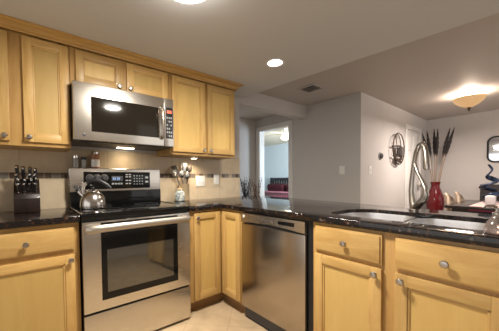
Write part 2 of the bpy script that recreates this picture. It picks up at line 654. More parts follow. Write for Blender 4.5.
def drawer_part(root, u0, u1, z0, z1, v=0.0, knob=True):
    mb = MB()
    mb.box(u0, u1, v - .013, v - .0005, z0, z1, 0.003, 0)
    mb.box(u0 + .009, u1 - .009, v - .020, v - .012, z0 + .009, z1 - .009, 0.0045, 0)
    d = finish('drawer', mb, WH, root)
    if knob:
        finish('knob', knob_mesh(((u0 + u1) / 2, v - .0195, (z0 + z1) / 2)), NICKEL, d)['label'] = 'satin nickel knob'
    return d


def carcass(root, w, d, z0, z1, toe=True):
    mb = MB()
    mb.box(0.0005, 0.016, 0.019, d, z0, z1)
    mb.box(w - .016, w - .0005, 0.019, d, z0, z1)
    mb.box(0.016, w - .016, 0.019, d, z0, z0 + .016)
    mb.box(0.016, w - .016, d - .008, d, z0, z1)
    if not toe:
        mb.box(0.016, w - .016, 0.019, d, z1 - .016, z1)
    finish('body', mb, WF, root)
    finish('face_frame', MB().box(0.0005, w - .0005, 0, 0.0195, z0, z1, 0.0015), WF, root)
    if toe:
        finish('toe_kick', MB().box(0.0005, w - .0005, 0.066, 0.08, 0.0, z0), WDK, root)


UB, UT = 1.368, 2.118
# wall units: local u = X, v = Y from the face frame
c = thing('wall_cabinet', 'maple double-door wall cabinet left of the microwave, above the knife block', 'cabinet', (-0.605, -0.305, 0), group='maple wall cabinets')
carcass(c, 0.604, 0.303, UB, UT, False)
door_part(c, 0.015, 0.270, 1.395, 2.082, (0.242, 1.425))
door_part(c, 0.340, 0.594, 1.395, 2.082, (0.366, 1.425))
c = thing('wall_cabinet', 'short maple two-door wall cabinet directly above the microwave', 'cabinet', (0.0005, -0.305, 0), group='maple wall cabinets')
carcass(c, 0.761, 0.303, 1.838, UT, False)
door_part(c, 0.035, 0.360, 1.852, 2.082, (0.334, 1.878))
door_part(c, 0.392, 0.740, 1.852, 2.082, (0.418, 1.878))
c = thing('wall_cabinet', 'tall maple double-door wall cabinet right of the microwave', 'cabinet', (0.763, -0.305, 0), group='maple wall cabinets')
carcass(c, 0.763, 0.303, UB, UT, False)
door_part(c, 0.022, 0.374, 1.395, 2.082, (0.348, 1.425))
door_part(c, 0.402, 0.742, 1.395, 2.082, (0.428, 1.425))

BZ0, BZ1 = 0.10, 0.873
c = thing('base_cabinet', 'maple base cabinet left of the cooker, with one drawer over one door', 'cabinet', (-0.612, -0.61, 0), group='maple base cabinets')
carcass(c, 0.607, 0.60, BZ0, BZ1)
drawer_part(c, 0.105, 0.578, 0.705, 0.846)
door_part(c, 0.105, 0.578, 0.118, 0.675, (0.555, 0.645))

c = thing('corner_cabinet', 'maple corner base cabinet with two doors meeting in the inner corner', 'cabinet', (0.766, -0.61, 0), group='maple base cabinets')
W1 = 1.1127 - .766
mb = MB()
mb.box(0.0005, 0.016, .019, .60, BZ0, BZ1)
mb.box(.016, .93, .585, .60, BZ0, BZ1)
mb.box(.016, .93, .02, .585, BZ0, BZ0 + .016)
mb.box(W1 + .02, .93, -.302, .02, BZ0, BZ0 + .016)
mb.box(.915, .93, -.302, .585, BZ0, BZ1)
mb.box(W1 + .02, .915, -.302, -.288, BZ0, BZ1)
finish('body', mb, WF, c)
mb = MB()
mb.box(0.0005, W1 + .02, 0, .0195, BZ0, BZ1, .0015)
mb.box(W1, W1 + .0195, -.302, 0.0, BZ0, BZ1, .0015)
finish('face_frame', mb, WF, c)
mb = MB()
mb.box(0.0005, W1 + .066, .066, .08, 0, BZ0)
mb.box(W1 + .066, W1 + .08, -.302, .08, 0, BZ0)
finish('toe_kick', mb, WDK, c)
door_part(c, 0.055, W1 - .024, 0.117, 0.852, (0.082, 0.815))
# second door faces -X: built in its own rotated child
dp = door_part(c, 0.028, 0.275, 0.117, 0.852, None)
dp.rotation_euler = (0, 0, -PI / 2)
dp.location = (W1, 0, 0)

# peninsula base: sink cabinet (rotated -90: u runs towards the camera, v into the peninsula)
c = thing('sink_cabinet', 'wide maple sink base cabinet right of the dishwasher', 'cabinet', (1.1127, -1.5645, 0), -PI / 2, group='maple base cabinets')
carcass(c, 0.855, 0.585, BZ0, BZ1)
drawer_part(c, 0.020, 0.392, 0.706, 0.856)
drawer_part(c, 0.449, 0.821, 0.706, 0.856)
door_part(c, 0.020, 0.392, 0.118, 0.688, (0.363, 0.658))
door_part(c, 0.449, 0.821, 0.118, 0.688, (0.478, 0.658))
tag(finish('filler_strip', MB().box(1.118, 1.14, -1.5635, -1.5255, 0.0, 0.873), BLACKP), 'narrow black gap filler between dishwasher and sink cabinet', 'filler strip')

# ------------------------------------------------------------------ worktops
t = finish('worktop', MB().prism([(-0.612, -0.009), (-0.612, -0.640), (-0.003, -0.640), (-0.003, -0.009)], 0.8745, 0.915, bev=0.006), G)
tag(t, 'short dark granite worktop left of the cooker under the knife block', 'worktop', 'granite worktops')


def rrect(x0, x1, y0, y1, rr, n=6):
    """rounded rectangle; rr = radii for corners (x0,y0),(x1,y0),(x1,y1),(x0,y1)"""
    pts = []
    for (cx, cy, r, a) in ((x0, y0, rr[0], PI), (x1, y0, rr[1], 1.5 * PI), (x1, y1, rr[2], 0), (x0, y1, rr[3], PI / 2)):
        sx = cx + r if cx == x0 else cx - r
        sy = cy + r if cy == y0 else cy - r
        for k in range(n + 1):
            b = a + PI / 2 * k / n
            pts.append((sx + r * math.cos(b), sy + r * math.sin(b)))
    return pts


BOWL1 = rrect(1.215, 1.655, -1.945, -1.575, (.06, .07, .17, .10), 8)
BOWL2 = rrect(1.215, 1.640, -2.310, -1.985, (.06, .12, .07, .06), 8)
poly = [(0.7655, -0.009), (0.7655, -0.640), (1.068, -0.640), (1.078, -0.643), (1.084, -0.653), (1.086, -0.665), (1.086, -2.47), (1.80, -2.47), (1.86, -2.41),
        (2.165, -0.02), (2.10, 0.06), (1.852, 0.06), (1.852, -0.009)]
mb = MB().prism(poly, 0.8915, 0.915, bev=0.006, which='top')
base = finish('worktop', mb, G)
tmp = []
for bw in (rrect(1.215, 1.655, -2.31, -1.575, (.06, .12, .17, .10), 8),):
    tmp.append(finish('cutter', MB().prism(bw, 0.80, 1.0), G))
for cu in tmp:
    md = base.modifiers.new('hole', 'BOOLEAN')
    md.object = cu
    md.operation = 'DIFFERENCE'
    md.solver = 'EXACT'
bpy.context.view_layer.update()
dg = bpy.context.evaluated_depsgraph_get()
nm = D.meshes.new_from_object(base.evaluated_get(dg))
base.modifiers.clear()
base.data = nm
for p in nm.polygons:
    p.use_smooth = True
nm.set_sharp_from_angle(angle=math.radians(32))
for cu in tmp:
    D.objects.remove(cu)
mb = MB()
mb.prism([(0.7655, -0.600), (0.7655, -0.640), (1.068, -0.640), (1.078, -0.643), (1.084, -0.653), (1.086, -0.665), (1.086, -2.47), (1.122, -2.47), (1.122, -0.600)], 0.8745, 0.8917, bev=0.006, which='bottom')
mb.prism([(0.7655, -0.009), (0.7655, -0.60), (1.122, -0.60), (1.122, -0.30), (1.69, -0.30), (1.69, -2.45), (1.80, -2.45), (1.84, -2.40), (2.13, -0.03), (2.10, 0.05), (1.86, 0.05), (1.86, -0.009)], 0.8745, 0.8915)
finish('edge_build_up', mb, G, base)
tag(base, 'long dark granite worktop over corner and peninsula with breakfast bar', 'worktop', 'granite worktops')

# sink
sk = thing('sink', 'stainless double-bowl sink set under the peninsula granite', 'sink', (1.45, -1.94, 0.70))


def bowl_mesh(poly, z_top, z_bot):
    cx = sum(p[0] for p in poly) / len(poly)
    cy = sum(p[1] for p in poly) / len(poly)
    o = sk.location
    t = bmesh.new()
    rings = []
    for (s, z) in ((1.045, z_top), (1.0, z_top), (0.985, z_top - .02), (0.95, z_bot + .035), (0.90, z_bot + .008), (0.80, z_bot), (0.12, z_bot - .006)):
        rings.append([t.verts.new((cx + (x - cx) * s - o.x, cy + (y - cy) * s - o.y, z - o.z)) for x, y in poly])
    n = len(poly)
    for a, b in zip(rings[:-1], rings[1:]):
        for k in range(n):
            t.faces.new((a[k], a[(k + 1) % n], b[(k + 1) % n], b[k]))
    t.faces.new(rings[-1])
    bmesh.ops.recalc_face_normals(t, faces=t.faces)
    bmesh.ops.reverse_faces(t, faces=t.faces)
    mb = MB()
    mb._merge(t)
    return mb, (cx - o.x, cy - o.y)


for bw, zb in ((BOWL1, 0.70), (BOWL2, 0.715)):
    mb, cc = bowl_mesh(bw, 0.8905, zb)
    b = finish('bowl', mb, SINKM, sk)
    finish('drain', MB().lathe([(0.0, .002), (.03, .002), (.042, .006), (.045, .003), (.045, -.004)], (cc[0], cc[1], zb - 0.70 - .003), 18), CHROME, b)
finish('divider', MB().box(-.225, .195, -.046, -.004, .14, .187, .012, 0, 3), SINKM, sk)

# faucet
f = thing('faucet', 'brushed nickel gooseneck kitchen faucet with an open looped body', 'faucet', (1.783, -1.893, 0.9155))
mb = MB()
mb.lathe([(0, 0), (.034, 0), (.034, .004), (.028, .010), (0, .010)], (0, 0, 0), 20)
finish('base', mb, NICKEL, f)
hd = Vector((-0.62, -0.78, 0)).normalized()   # swing direction of the spout
def fp(q, z):
    return (hd.x * q * .68, hd.y * q * .68, z)
neck = [fp(0, .008), fp(-.028, .07), fp(-.044, .13), fp(-.040, .19), fp(-.024, .26), fp(-.004, .335), fp(.016, .388), fp(.050, .428), fp(.088, .438), fp(.122, .415), fp(.138, .37)]
finish('neck', MB().tube(neck, [.027, .022, .018, .016, .016, .0155, .015, .015, .015, .015, .0155], 14), NICKEL, f)
finish('spray_head', MB().tube([fp(.138, .372), fp(.147, .33), fp(.153, .285), fp(.155, .268)], [.0165, .0195, .022, .019], 14), NICKEL, f)
loop = [fp(.008, .015), fp(.055, .045), fp(.110, .078), fp(.142, .115), fp(.134, .155), fp(.092, .20), fp(.042, .245), fp(.004, .295), fp(-.008, .335)]
finish('loop', MB().tube(loop, [.025, .024, .022, .018, .014, .011, .010, .011, .012], 12), NICKEL, f)
finish('handle', MB().tube([fp(.112, .070), fp(.142, .095), fp(.158, .125)], [.020, .015, .008], 10), NICKEL, f)

# ------------------------------------------------------------------ cooker (range)
R = thing('cooker', 'freestanding stainless electric cooker with black glass top', 'cooker', (0.381, -0.35, 0))
def rx(x): return x - 0.381
def ry(y): return y + 0.35
mb = MB()
mb.box(rx(.004), rx(.758), ry(-.635), ry(-.012), 0.02, 0.905)
mb.box(rx(.03), rx(.73), ry(-.60), ry(-.05), 0.0, 0.02)
finish('body', mb, BLACKP, R)
mb = MB()
mb.box(rx(.003), rx(.759), ry(-.668), ry(-.09), 0.900, 0.927, .006)
ct = finish('cooktop', mb, BLACKG, R)
finish('edge_trim', MB().box(rx(.002), rx(.006), ry(-.66), ry(-.09), .921, .9285, .001), STEEL, ct)
finish('edge_trim', MB().box(rx(.756), rx(.760), ry(-.66), ry(-.09), .921, .9285, .001), STEEL, ct)
for (bx, by, br) in ((.19, -.50, .105), (.56, -.50, .085), (.19, -.24, .08), (.56, -.24, .10)):
    t_ = MB()
    t_.lathe([(br, 0), (br, .0006), (br - .004, .0006), (br - .004, 0), (br, 0)], (rx(bx), ry(by), .9269), 36)
    finish('burner_ring', t_, DARKP, ct)
# backguard
mb = MB()
mb.box(rx(.003), rx(.759), ry(-.09), ry(-.012), .905, 1.045, .004)
finish('riser', mb, BLACKG, R)
bgd = finish('control_panel', MB().box(rx(-.001), rx(.753), ry(-.098), ry(-.012), 1.040, 1.238, .010, 0, 3), STEEL, R)
finish('glass_strip', MB().box(rx(.100), rx(.650), ry(-.102), ry(-.096), 1.062, 1.208, .002), BLACKG, bgd)
for kx in (.146, .200, .256):
    k_ = finish('knob', MB().lathe([(0, 0), (.027, 0), (.027, .006), (.021, .010), (.019, .026), (.016, .028), (0, .028)], (rx(kx), ry(-.102), 1.157), 20, axis='Y'), DARKP, bgd)
    finish('knob_ring', MB().lathe([(.0275, 0), (.030, 0), (.030, .003), (.0275, .003)], (rx(kx), ry(-.102), 1.157), 24, axis='Y'), NICKEL, k_)
dsp = finish('display', MB().box(rx(.312), rx(.405), ry(-.104), ry(-.101), 1.128, 1.172, .001), DARKP, bgd)
mb = MB()
for q in (0.322, .336, .356, .370):
    mb.box(rx(q), rx(q + .009), ry(-.1055), ry(-.1035), 1.138, 1.160)
finish('digits', mb, BLUELED, dsp)
for i, bx in enumerate((.312, .336, .360, .384)):
    finish('button', MB().box(rx(bx), rx(bx + .018), ry(-.104), ry(-.101), 1.098, 1.112, .002), GREYBTN, bgd)
for bx in (.428, .455):
    for bz in (1.100, 1.128, 1.160, 1.180):
        finish('button', MB().box(rx(bx), rx(bx + .020), ry(-.104), ry(-.101), bz, bz + .010, .002), GREYBTN, bgd)
for bx in (.500, .524, .548, .572):
    for bz in (1.095, 1.120, 1.145, 1.170):
        finish('button', MB().box(rx(bx), rx(bx + .009), ry(-.104), ry(-.101), bz, bz + .009, .002), GREYBTN, bgd)
for bz in (1.110, 1.150):
    finish('button', MB().box(rx(.605), rx(.632), ry(-.104), ry(-.101), bz, bz + .018, .005), GREYBTN, bgd)
mb = MB()
mb.lathe([(0, 0), (.010, 0), (.010, .001), (0, .001)], (rx(.036), ry(-.098), 1.085), 16, axis='Y')
mb.box(rx(.052), rx(.058), ry(-.0992), ry(-.098), 1.077, 1.093)
mb.box(rx(.058), rx(.064), ry(-.0992), ry(-.098), 1.077, 1.081)
mb.box(rx(.068), rx(.078), ry(-.0992), ry(-.098), 1.077, 1.093)
finish('emblem', mb, DARKP, bgd)
# oven door
od = finish('oven_door', MB().box(rx(.004), rx(.758), ry(-.664), ry(-.636), .288, .872, .004), STEEL, R)
finish('glass', MB().box(rx(.109), rx(.650), ry(-.667), ry(-.663), .352, .862, .0015), BLACKG, od)
finish('window', MB().box(rx(.143), rx(.612), ry(-.6685), ry(-.6665), .400, .682, .001), OVENG, od)
hb = MB()
hz = .826
pts = [(rx(.030), ry(-.664), hz), (rx(.034), ry(-.700), hz + .004), (rx(.055), ry(-.716), hz + .005), (rx(.12), ry(-.720), hz + .006), (rx(.381), ry(-.722), hz + .008),
       (rx(.64), ry(-.720), hz + .006), (rx(.707), ry(-.716), hz + .005), (rx(.728), ry(-.700), hz + .004), (rx(.732), ry(-.664), hz)]
hb.tube(pts, [.020, .020, .019, .018, .018, .018, .019, .020, .020], 12, flat=1.35)
finish('handle', hb, HANDM, od)
finish('drawer', MB().box(rx(.004), rx(.758), ry(-.662), ry(-.636), .022, .274, .004), STEEL, R)

# ------------------------------------------------------------------ microwave
M = thing('microwave', 'stainless over-the-range microwave under the short wall cabinet', 'microwave', (0.381, -0.2, 1.42))
def mx_(x): return x - 0.381
def my(y): return y + 0.2
def mz(z): return z - 1.42
mb = MB()
mb.box(mx_(.003), mx_(.759), my(-.372), my(-.010), mz(1.420), mz(1.833), .003)
finish('body', mb, DARKP, M)
mb = MB()
mb.box(mx_(.003), mx_(.668), my(-.402), my(-.373), mz(1.424), mz(1.833), .006)
dr = finish('door', mb, STEEL, M)
finish('window', MB().box(mx_(.115), mx_(.622), my(-.4045), my(-.4012), mz(1.490), mz(1.742), .001), MWG, dr)
mb = MB()
mb.tube([(mx_(.645), my(-.402), mz(1.755)), (mx_(.645), my(-.428), mz(1.742)), (mx_(.645), my(-.438), mz(1.70)), (mx_(.645), my(-.442), mz(1.62)),
         (mx_(.645), my(-.438), mz(1.54)), (mx_(.645), my(-.428), mz(1.498)), (mx_(.645), my(-.402), mz(1.485))], [.012, .013, .0135, .014, .0135, .013, .012], 12)
finish('handle', mb, STEELV, dr)
finish('emblem', MB().lathe([(0, 0), (.012, 0), (.012, .0015), (.008, .0025), (0, .0025)], (mx_(.068), my(-.402), mz(1.462)), 18, axis='Y'), DARKP, dr)
cp = finish('control_panel', MB().box(mx_(.670), mx_(.759), my(-.402), my(-.373), mz(1.424), mz(1.833), .006), STEEL, M)
finish('keypad', MB().box(mx_(.684), mx_(.748), my(-.4045), my(-.4012), mz(1.492), mz(1.756), .001), BLACKP, cp)
ds = finish('display', MB().box(mx_(.692), mx_(.740), my(-.406), my(-.4042), mz(1.700), mz(1.738), .001), DARKP, cp)
mb = MB()
for q in (.697, .706, .719, .728):
    mb.box(mx_(q), mx_(q + .007), my(-.4068), my(-.4058), mz(1.708), mz(1.730))
finish('digits', mb, REDLED, ds)
for i in range(3):
    for j in range(6):
        finish('button', MB().box(mx_(.691 + .018 * i), mx_(.703 + .018 * i), my(-.4058), my(-.4043), mz(1.505 + .031 * j), mz(1.522 + .031 * j), .002), GREYBTN if (i + j) % 4 else DARKP, cp)
vg = MB()
for k in range(10):
    vg.box(mx_(.05 + .066 * k), mx_(.10 + .066 * k), my(-.37), my(-.33), mz(1.4165), mz(1.4203))
finish('vent_grille', vg, BLACKP, M)
finish('hood_light', MB().box(mx_(.36), mx_(.50), my(-.135), my(-.085), mz(1.4155), mz(1.4205), .002), LENS, M)

# ------------------------------------------------------------------ dishwasher (u towards camera, v into the peninsula)
Wd = thing('dishwasher', 'stainless dishwasher in the peninsula with a recessed pocket handle', 'dishwasher', (1.0877, -0.9136, 0), -PI / 2)
finish('body', MB().box(.004, .607, .034, .58, .02, .868), DARKP, Wd)
dd = finish('door', MB().box(.003, .608, .002, .032, .112, .782, .004), STEELV, Wd)
mb = MB()
# control fascia with a bowed lower edge
N = 20
rows_f, rows_b = [], []
prof_t = []
t = bmesh.new()
top, bot = [], []
for i in range(N + 1):
    u = .003 + .605 * i / N
    s = (i / N - .5) * 2
    zb = .790 + .016 * (1 - s * s)
    top.append((u, .866))
    bot.append((u, zb))
pl = top + bot[::-1]
fr = [t.verts.new((u, -.002, z)) for u, z in pl]
bk = [t.verts.new((u, .032, z)) for u, z in pl]
t.faces.new(fr)
t.faces.new(bk[::-1])
for i in range(len(pl)):
    t.faces.new((fr[i], bk[i], bk[(i + 1) % len(pl)], fr[(i + 1) % len(pl)]))
bmesh.ops.recalc_face_normals(t, faces=t.faces)
mb._merge(t)
cf = finish('control_panel', mb, STEEL, Wd, smooth=False)
finish('pocket', MB().box(.05, .56, .006, .034, .776, .800), BLACKP, Wd)
finish('display', MB().box(.392, .528, -.0035, -.0015, .822, .848, .001), BLACKG, cf)
finish('badge', MB().box(.225, .340, -.005, -.0015, .820, .839, .0015), NICKEL, cf)['label'] = 'small nickel brand badge'
mb = MB()
for k, wd in enumerate((.010, .012, .008, .012, .010, .010)):
    mb.box(.236 + .016 * k, .236 + .016 * k + wd, -.0058, -.0048, .825, .834)
finish('badge_lettering', mb, DARKP, cf)
finish('dot_emblem', MB().lathe([(0, 0), (.012, 0), (.012, .0015), (0, .002)], (.035, -.002, .842), 16, axis='Y'), WHITEP, cf)
finish('toe_panel', MB().box(.004, .607, .045, .06, .0, .106), BLACKP, Wd)

# ------------------------------------------------------------------ lights that show
L = thing('dome_light', 'round flush white glass ceiling light at the top edge of the kitchen ceiling', 'ceiling light', (0.385, -1.345, KC))
finish('rim', MB().lathe([(0, -.0), (.165, -.0), (.168, -.012), (.158, -.022), (0, -.022)], (0, 0, -.0005), 36), PEWTER, L)
finish('shade', MB().lathe([(.150, -.020), (.147, -.045), (.125, -.068), (.08, -.080), (.02, -.086), (0, -.086)], (0, 0, 0), 36), DOMEG, L)
finish('finial', MB().lathe([(0, -.085), (.010, -.086), (.012, -.090), (.006, -.0915), (0, -.0915)], (0, 0, 0), 14), PEWTER, L)
L = thing('recessed_light', 'lit recessed downlight with a white ring in the kitchen ceiling', 'ceiling light', (1.464, -0.945, KC))
finish('ring', MB().lathe([(.062, -.001), (.082, -.001), (.084, -.006), (.080, -.009), (.062, -.006)], (0, 0, 0), 32), WHITEP, L)
finish('lens', MB().lathe([(.063, -.002), (.063, -.005), (.03, -.007), (0, -.0075)], (0, 0, 0), 32), LENSW, L)
L = thing('puck_light', 'small lit puck light under the tall right wall cabinet', 'light', (1.107, -0.142, UB))
finish('housing', MB().lathe([(0, -.0005), (.038, -.0005), (.038, -.012), (.031, -.014), (.031, -.010), (0, -.010)], (0, 0, 0), 24), WHITEP, L)
finish('lens', MB().lathe([(.030, -.011), (.028, -.016), (0, -.018)], (0, 0, 0), 24), LENS, L)
V = thing('ceiling_vent', 'square grey air vent in the higher ceiling', 'vent', (2.60, -0.53, DC))
mb = MB()
for a in range(4):
    pass
mb.box(-.125, .125, -.125, -.100, -.012, -.001, .003)
mb.box(-.125, .125, .100, .125, -.012, -.001, .003)
mb.box(-.125, -.100, -.10, .10, -.012, -.001, .003)
mb.box(.100, .125, -.10, .10, -.012, -.001, .003)
finish('frame', mb, CEILD, V)
finish('backing', MB().box(-.1, .1, -.1, .1, -.0025, -.001), DARKP, V)
mb = MB()
for k in range(5):
    mb.box(-.1, .1, -.085 + .038 * k, -.069 + .038 * k, -.0115, -.0085, 0, 0, 2, Matrix.Rotation(0.5, 3, 'X'))
finish('louvres', mb, CEILD, V)

# ------------------------------------------------------------------ plates on walls


def plate(name, label, cat, loc, rz, w, h, n, kind, group=None):
    P_ = thing(name, label, cat, loc, rz, group)
    finish('plate', MB().box(-w / 2, w / 2, -.006, -.0005, -h / 2, h / 2, .002), WHITEP, P_)
    for k in range(n):
        u = (k - (n - 1) / 2) * .046
        if kind == 'switch':
            finish('toggle', MB().box(u - .005, u + .005, -.014, -.005, -.012, .012, .002), WHITEP, P_)
        else:
            for z in (-.02, .02):
                s_ = finish('socket', MB().lathe([(0, 0), (.014, 0), (.014, .002), (0, .002)], (u, -.0058, z), 16, axis='Y'), WHITEP, P_)
                mb = MB()
                mb.box(u - .007, u - .005, -.0085, -.0076, z - .004, z + .005)
                mb.box(u + .005, u + .007, -.0085, -.0076, z - .004, z + .005)
                finish('slots', mb, BLACKP, s_)
    return P_


plate('switch_plate', 'white double switch plate on the tiles right of the jar', 'switch', (1.262, -.008, 1.118), 0, .118, .118, 2, 'switch', 'white wall plates')
plate('outlet', 'white double outlet on the tiles nearest the hall opening', 'outlet', (1.478, -.008, 1.135), 0, .072, .118, 1, 'outlet', 'white wall plates')
plate('switch_plate', 'white light switch on the grey wall beside the bedroom doorway', 'switch', (XW, -.59, 1.25), -PI / 2, .08, .12, 1, 'switch', 'white wall plates')
plate('switch_plate', 'white light switch on the dining wall below the thermostat', 'switch', (3.545, -.85, 1.247), 0, .08, .12, 1, 'switch', 'white wall plates')
T = thing('thermostat', 'small round grey thermostat on the dining room wall', 'thermostat', (3.87, -.85, 1.46))
finish('base', MB().lathe([(0, 0), (.058, 0), (.058, .008), (.05, .014), (0, .014)], (0, -.0005, 0), 24, axis='Y'), GREYBTN, T)
finish('dial', MB().lathe([(0, 0), (.042, 0), (.040, .016), (.034, .02), (0, .02)], (0, -.014, 0), 24, axis='Y'), DARKP, T)

# ------------------------------------------------------------------ kettle
KX, KY, KZ = .121, -.365, .9275
K = thing('kettle', 'round stainless whistling kettle on the left of the cooktop', 'kettle', (KX, KY, KZ))
prof = [(0, .0), (.078, .0), (.085, .005), (.087, .020), (.086, .045), (.081, .070), (.072, .094), (.056, .115), (.040, .124), (.038, .127)]
finish('body', MB().lathe(prof, (0, 0, 0), 36), KST, K)
ld = finish('lid', MB().lathe([(.041, .124), (.039, .130), (.025, .137), (0, .140)], (0, 0, 0), 24), KST, K)
finish('knob', MB().lathe([(0, .138), (.006, .139), (.006, .145), (.012, .150), (.010, .157), (0, .160)], (0, 0, 0), 14), BLACKP, ld)
sd = Vector((-0.80, 0.60, 0)).normalized()
sp_ = finish('spout', MB().tube([(sd.x * .056, sd.y * .056, .088), (sd.x * .084, sd.y * .084, .112), (sd.x * .102, sd.y * .102, .132)], [.024, .020, .018], 14), KST, K)
finish('whistle', MB().tube([(sd.x * .100, sd.y * .100, .130), (sd.x * .112, sd.y * .112, .145)], [.0205, .0195], 12), BLACKP, sp_)
hx2 = Vector((-0.93, 0.36, 0)).normalized()
hpts = [Vector((hx2.x * q, hx2.y * q, z)) for q, z in ((.060, .112), (.066, .135), (.060, .165), (.042, .192), (.012, .208), (-.025, .208), (-.062, .195), (-.096, .172), (-.120, .148))]
h_ = finish('handle', MB().tube(hpts, [.006, .0065, .007, .007, .007, .007, .007, .0065, .005], 10, flat=1.5), NICKEL, K)
finish('grip', MB().tube(hpts[3:9], [.0085, .0095, .0095, .0095, .009, .007], 10, flat=1.5), BLACKP, h_)

# shakers / tins on top of the control panel
def shaker(name, label, x, h, r, bodymat, lidmat):
    s_ = thing(name, label, 'shaker', (x, -.048, 1.2385), 0, 'canisters on the cooker control panel')
    finish('jar', MB().lathe([(0, 0), (r, 0), (r, .004), (r * .96, h * .4), (r, h * .74), (r * .9, h * .76)], (0, 0, 0), 20), bodymat, s_)
    finish('lid', MB().lathe([(r * .93, h * .75), (r * .97, h * .77), (r * .95, h * .97), (r * .6, h), (0, h)], (0, 0, 0), 20), lidmat, s_)
CLEARJ = mat('smoky_jar_glass', (0.34, 0.33, 0.31), 0.15)
SPICE = mat('rust_tin', (0.34, 0.15, 0.07), 0.4)
shaker('salt_shaker', 'leftmost silver-topped shaker standing on the cooker panel', .055, .105, .021, CLEARJ, CHROME)
shaker('pepper_shaker', 'middle dark-topped shaker standing on the cooker panel', .112, .092, .020, CLEARJ, BLACKP)
sh = thing('spice_tin', 'tall rust and white spice tin right of the two shakers', 'tin', (.198, -.050, 1.2385), 0, 'canisters on the cooker control panel')
finish('can', MB().lathe([(0, 0), (.032, 0), (.033, .002), (.033, .122), (.031, .124)], (0, 0, 0), 24), SPICE, sh)
finish('wrapper', MB().lathe([(.0332, .012), (.0337, .012), (.0337, .074), (.0332, .074)], (0, 0, 0), 24), WHITEP, sh)
finish('lid', MB().lathe([(.034, .120), (.034, .136), (.031, .139), (0, .139)], (0, 0, 0), 24), CHROME, sh)

# ------------------------------------------------------------------ knife block
BLOCKM = wood('dark_block_wood', (0.008, 0.004, 0.0035), (0.022, 0.010, 0.007), (6, 6, 1))
B = thing('knife_block', 'dark wooden knife block full of steel-capped black knives', 'knife block', (-.262, -.150, .9155))
mb = MB()
t = bmesh.new()
# wedge in local YZ, front face sloping
sec = [(-.075, 0), (.095, 0), (.110, .225), (.060, .238), (-.058, .130), (-.072, .10)]
for sx in (-.0725, .0725):
    pass
l_ = [t.verts.new((-.0725, y, z)) for y, z in sec]
r_ = [t.verts.new((.0725, y, z)) for y, z in sec]
t.faces.new(l_)
t.faces.new(r_[::-1])
for i in range(len(sec)):
    t.faces.new((l_[i], r_[i], r_[(i + 1) % len(sec)], l_[(i + 1) % len(sec)]))
bmesh.ops.recalc_face_normals(t, faces=t.faces)
bmesh.ops.bevel(t, geom=list(t.edges), offset=.004, segments=2, affect='EDGES', profile=.5)
mb._merge(t)
finish('block', mb, BLOCKM, B)


def knife(name, label, u, s, ln, r):
    """s: 0..1 up the sloped face; the handle sticks out along the slope normal"""
    y = -.058 + .118 * s
    z = .130 + .108 * s
    d = Vector((0, -.42, .91)).normalized()
    k = thing(name, label, 'knife', (-.262 + u, -.150 + y, .9155 + z), 0, 'knives in the block')
    finish('bolster', MB().tube([d * -.002, d * .014], [r * .95, r * .9], 10, flat=.7), CHROME, k)
    finish('handle', MB().tube([d * .014, d * .02, d * (ln * .55), d * (ln - .012)], [r * .9, r, r * 1.08, r], 10, flat=.7), BLACKP, k)
    finish('end_cap', MB().tube([d * (ln - .012), d * (ln - .003), d * ln], [r * 1.06, r * 1.06, r * .8], 10, flat=.75), CHROME, k)


rowsK = [(0.85, [(-.052, .118), (-.018, .112), (.020, .108), (.050, .100)], .0155, 'back'), (0.58, [(-.054, .090), (.018, .092), (.045, .088)], .0145, 'second'),
         (0.32, [(-.045, .082), (-.010, .082), (.025, .082), (.054, .084)], .012, 'third'), (0.10, [(-.045, .070), (-.015, .070), (.015, .070), (.045, .072)], .0115, 'front')]
wordsK = ['leftmost', 'second from left', 'third from left', 'rightmost']
for s_, ks, r_, rn in rowsK:
    for i, (u, ln) in enumerate(ks):
        wd = wordsK[i] if len(ks) == 4 else ('leftmost', 'middle', 'rightmost')[i]
        knife('knife' if s_ > .4 else 'steak_knife', f'black handled knife in the {rn} row of the knife block, {wd}', u, s_, ln, r_)

# ------------------------------------------------------------------ jar, crock and utensils
CHINA = mat('blue_white_china', (0.62, 0.62, 0.56), 0.2)
_p = coords(CHINA)
_n = noise(CHINA, _p.outputs[0], 45, 3, 0.5, 1.0)
_r = ramp(CHINA, _n.outputs['Fac'], [(0.42, (0.66, 0.65, 0.58)), (0.50, (0.50, 0.53, 0.50)), (0.60, (0.20, 0.26, 0.30))])
lk(CHINA, _r.outputs[0], CHINA.node_tree.nodes['Principled BSDF'].inputs['Base Color'])
CROCK = mat('tan_crock', (0.40, 0.30, 0.18), 0.35)
UTS = mat('utensil_steel', (0.65, 0.63, 0.60), 0.22, 1.0)
WOODU = mat('dark_nylon', (0.05, 0.04, 0.035), 0.45)
J = thing('ginger_jar', 'small white china jar with blue-grey pattern, in front of the utensil crock', 'jar', (.952, -.115, .9155))
finish('body', MB().lathe([(0, 0), (.036, 0), (.044, .008), (.050, .035), (.051, .075), (.045, .098), (.034, .108), (.034, .114)], (0, 0, 0), 28), CHINA, J)
finish('lid', MB().lathe([(.037, .113), (.038, .120), (.030, .130), (.010, .136), (.008, .143), (.010, .150), (0, .153)], (0, 0, 0), 24), CROCK, J)
CR = thing('utensil_crock', 'tall tan utensil crock standing behind the patterned jar', 'crock', (1.020, -.075, .9155))
finish('pot', MB().lathe([(0, 0), (.052, 0), (.056, .006), (.056, .165), (.059, .170), (.059, .176), (.052, .176), (.052, .012), (0, .012)], (0, 0, 0), 28), CROCK, CR)


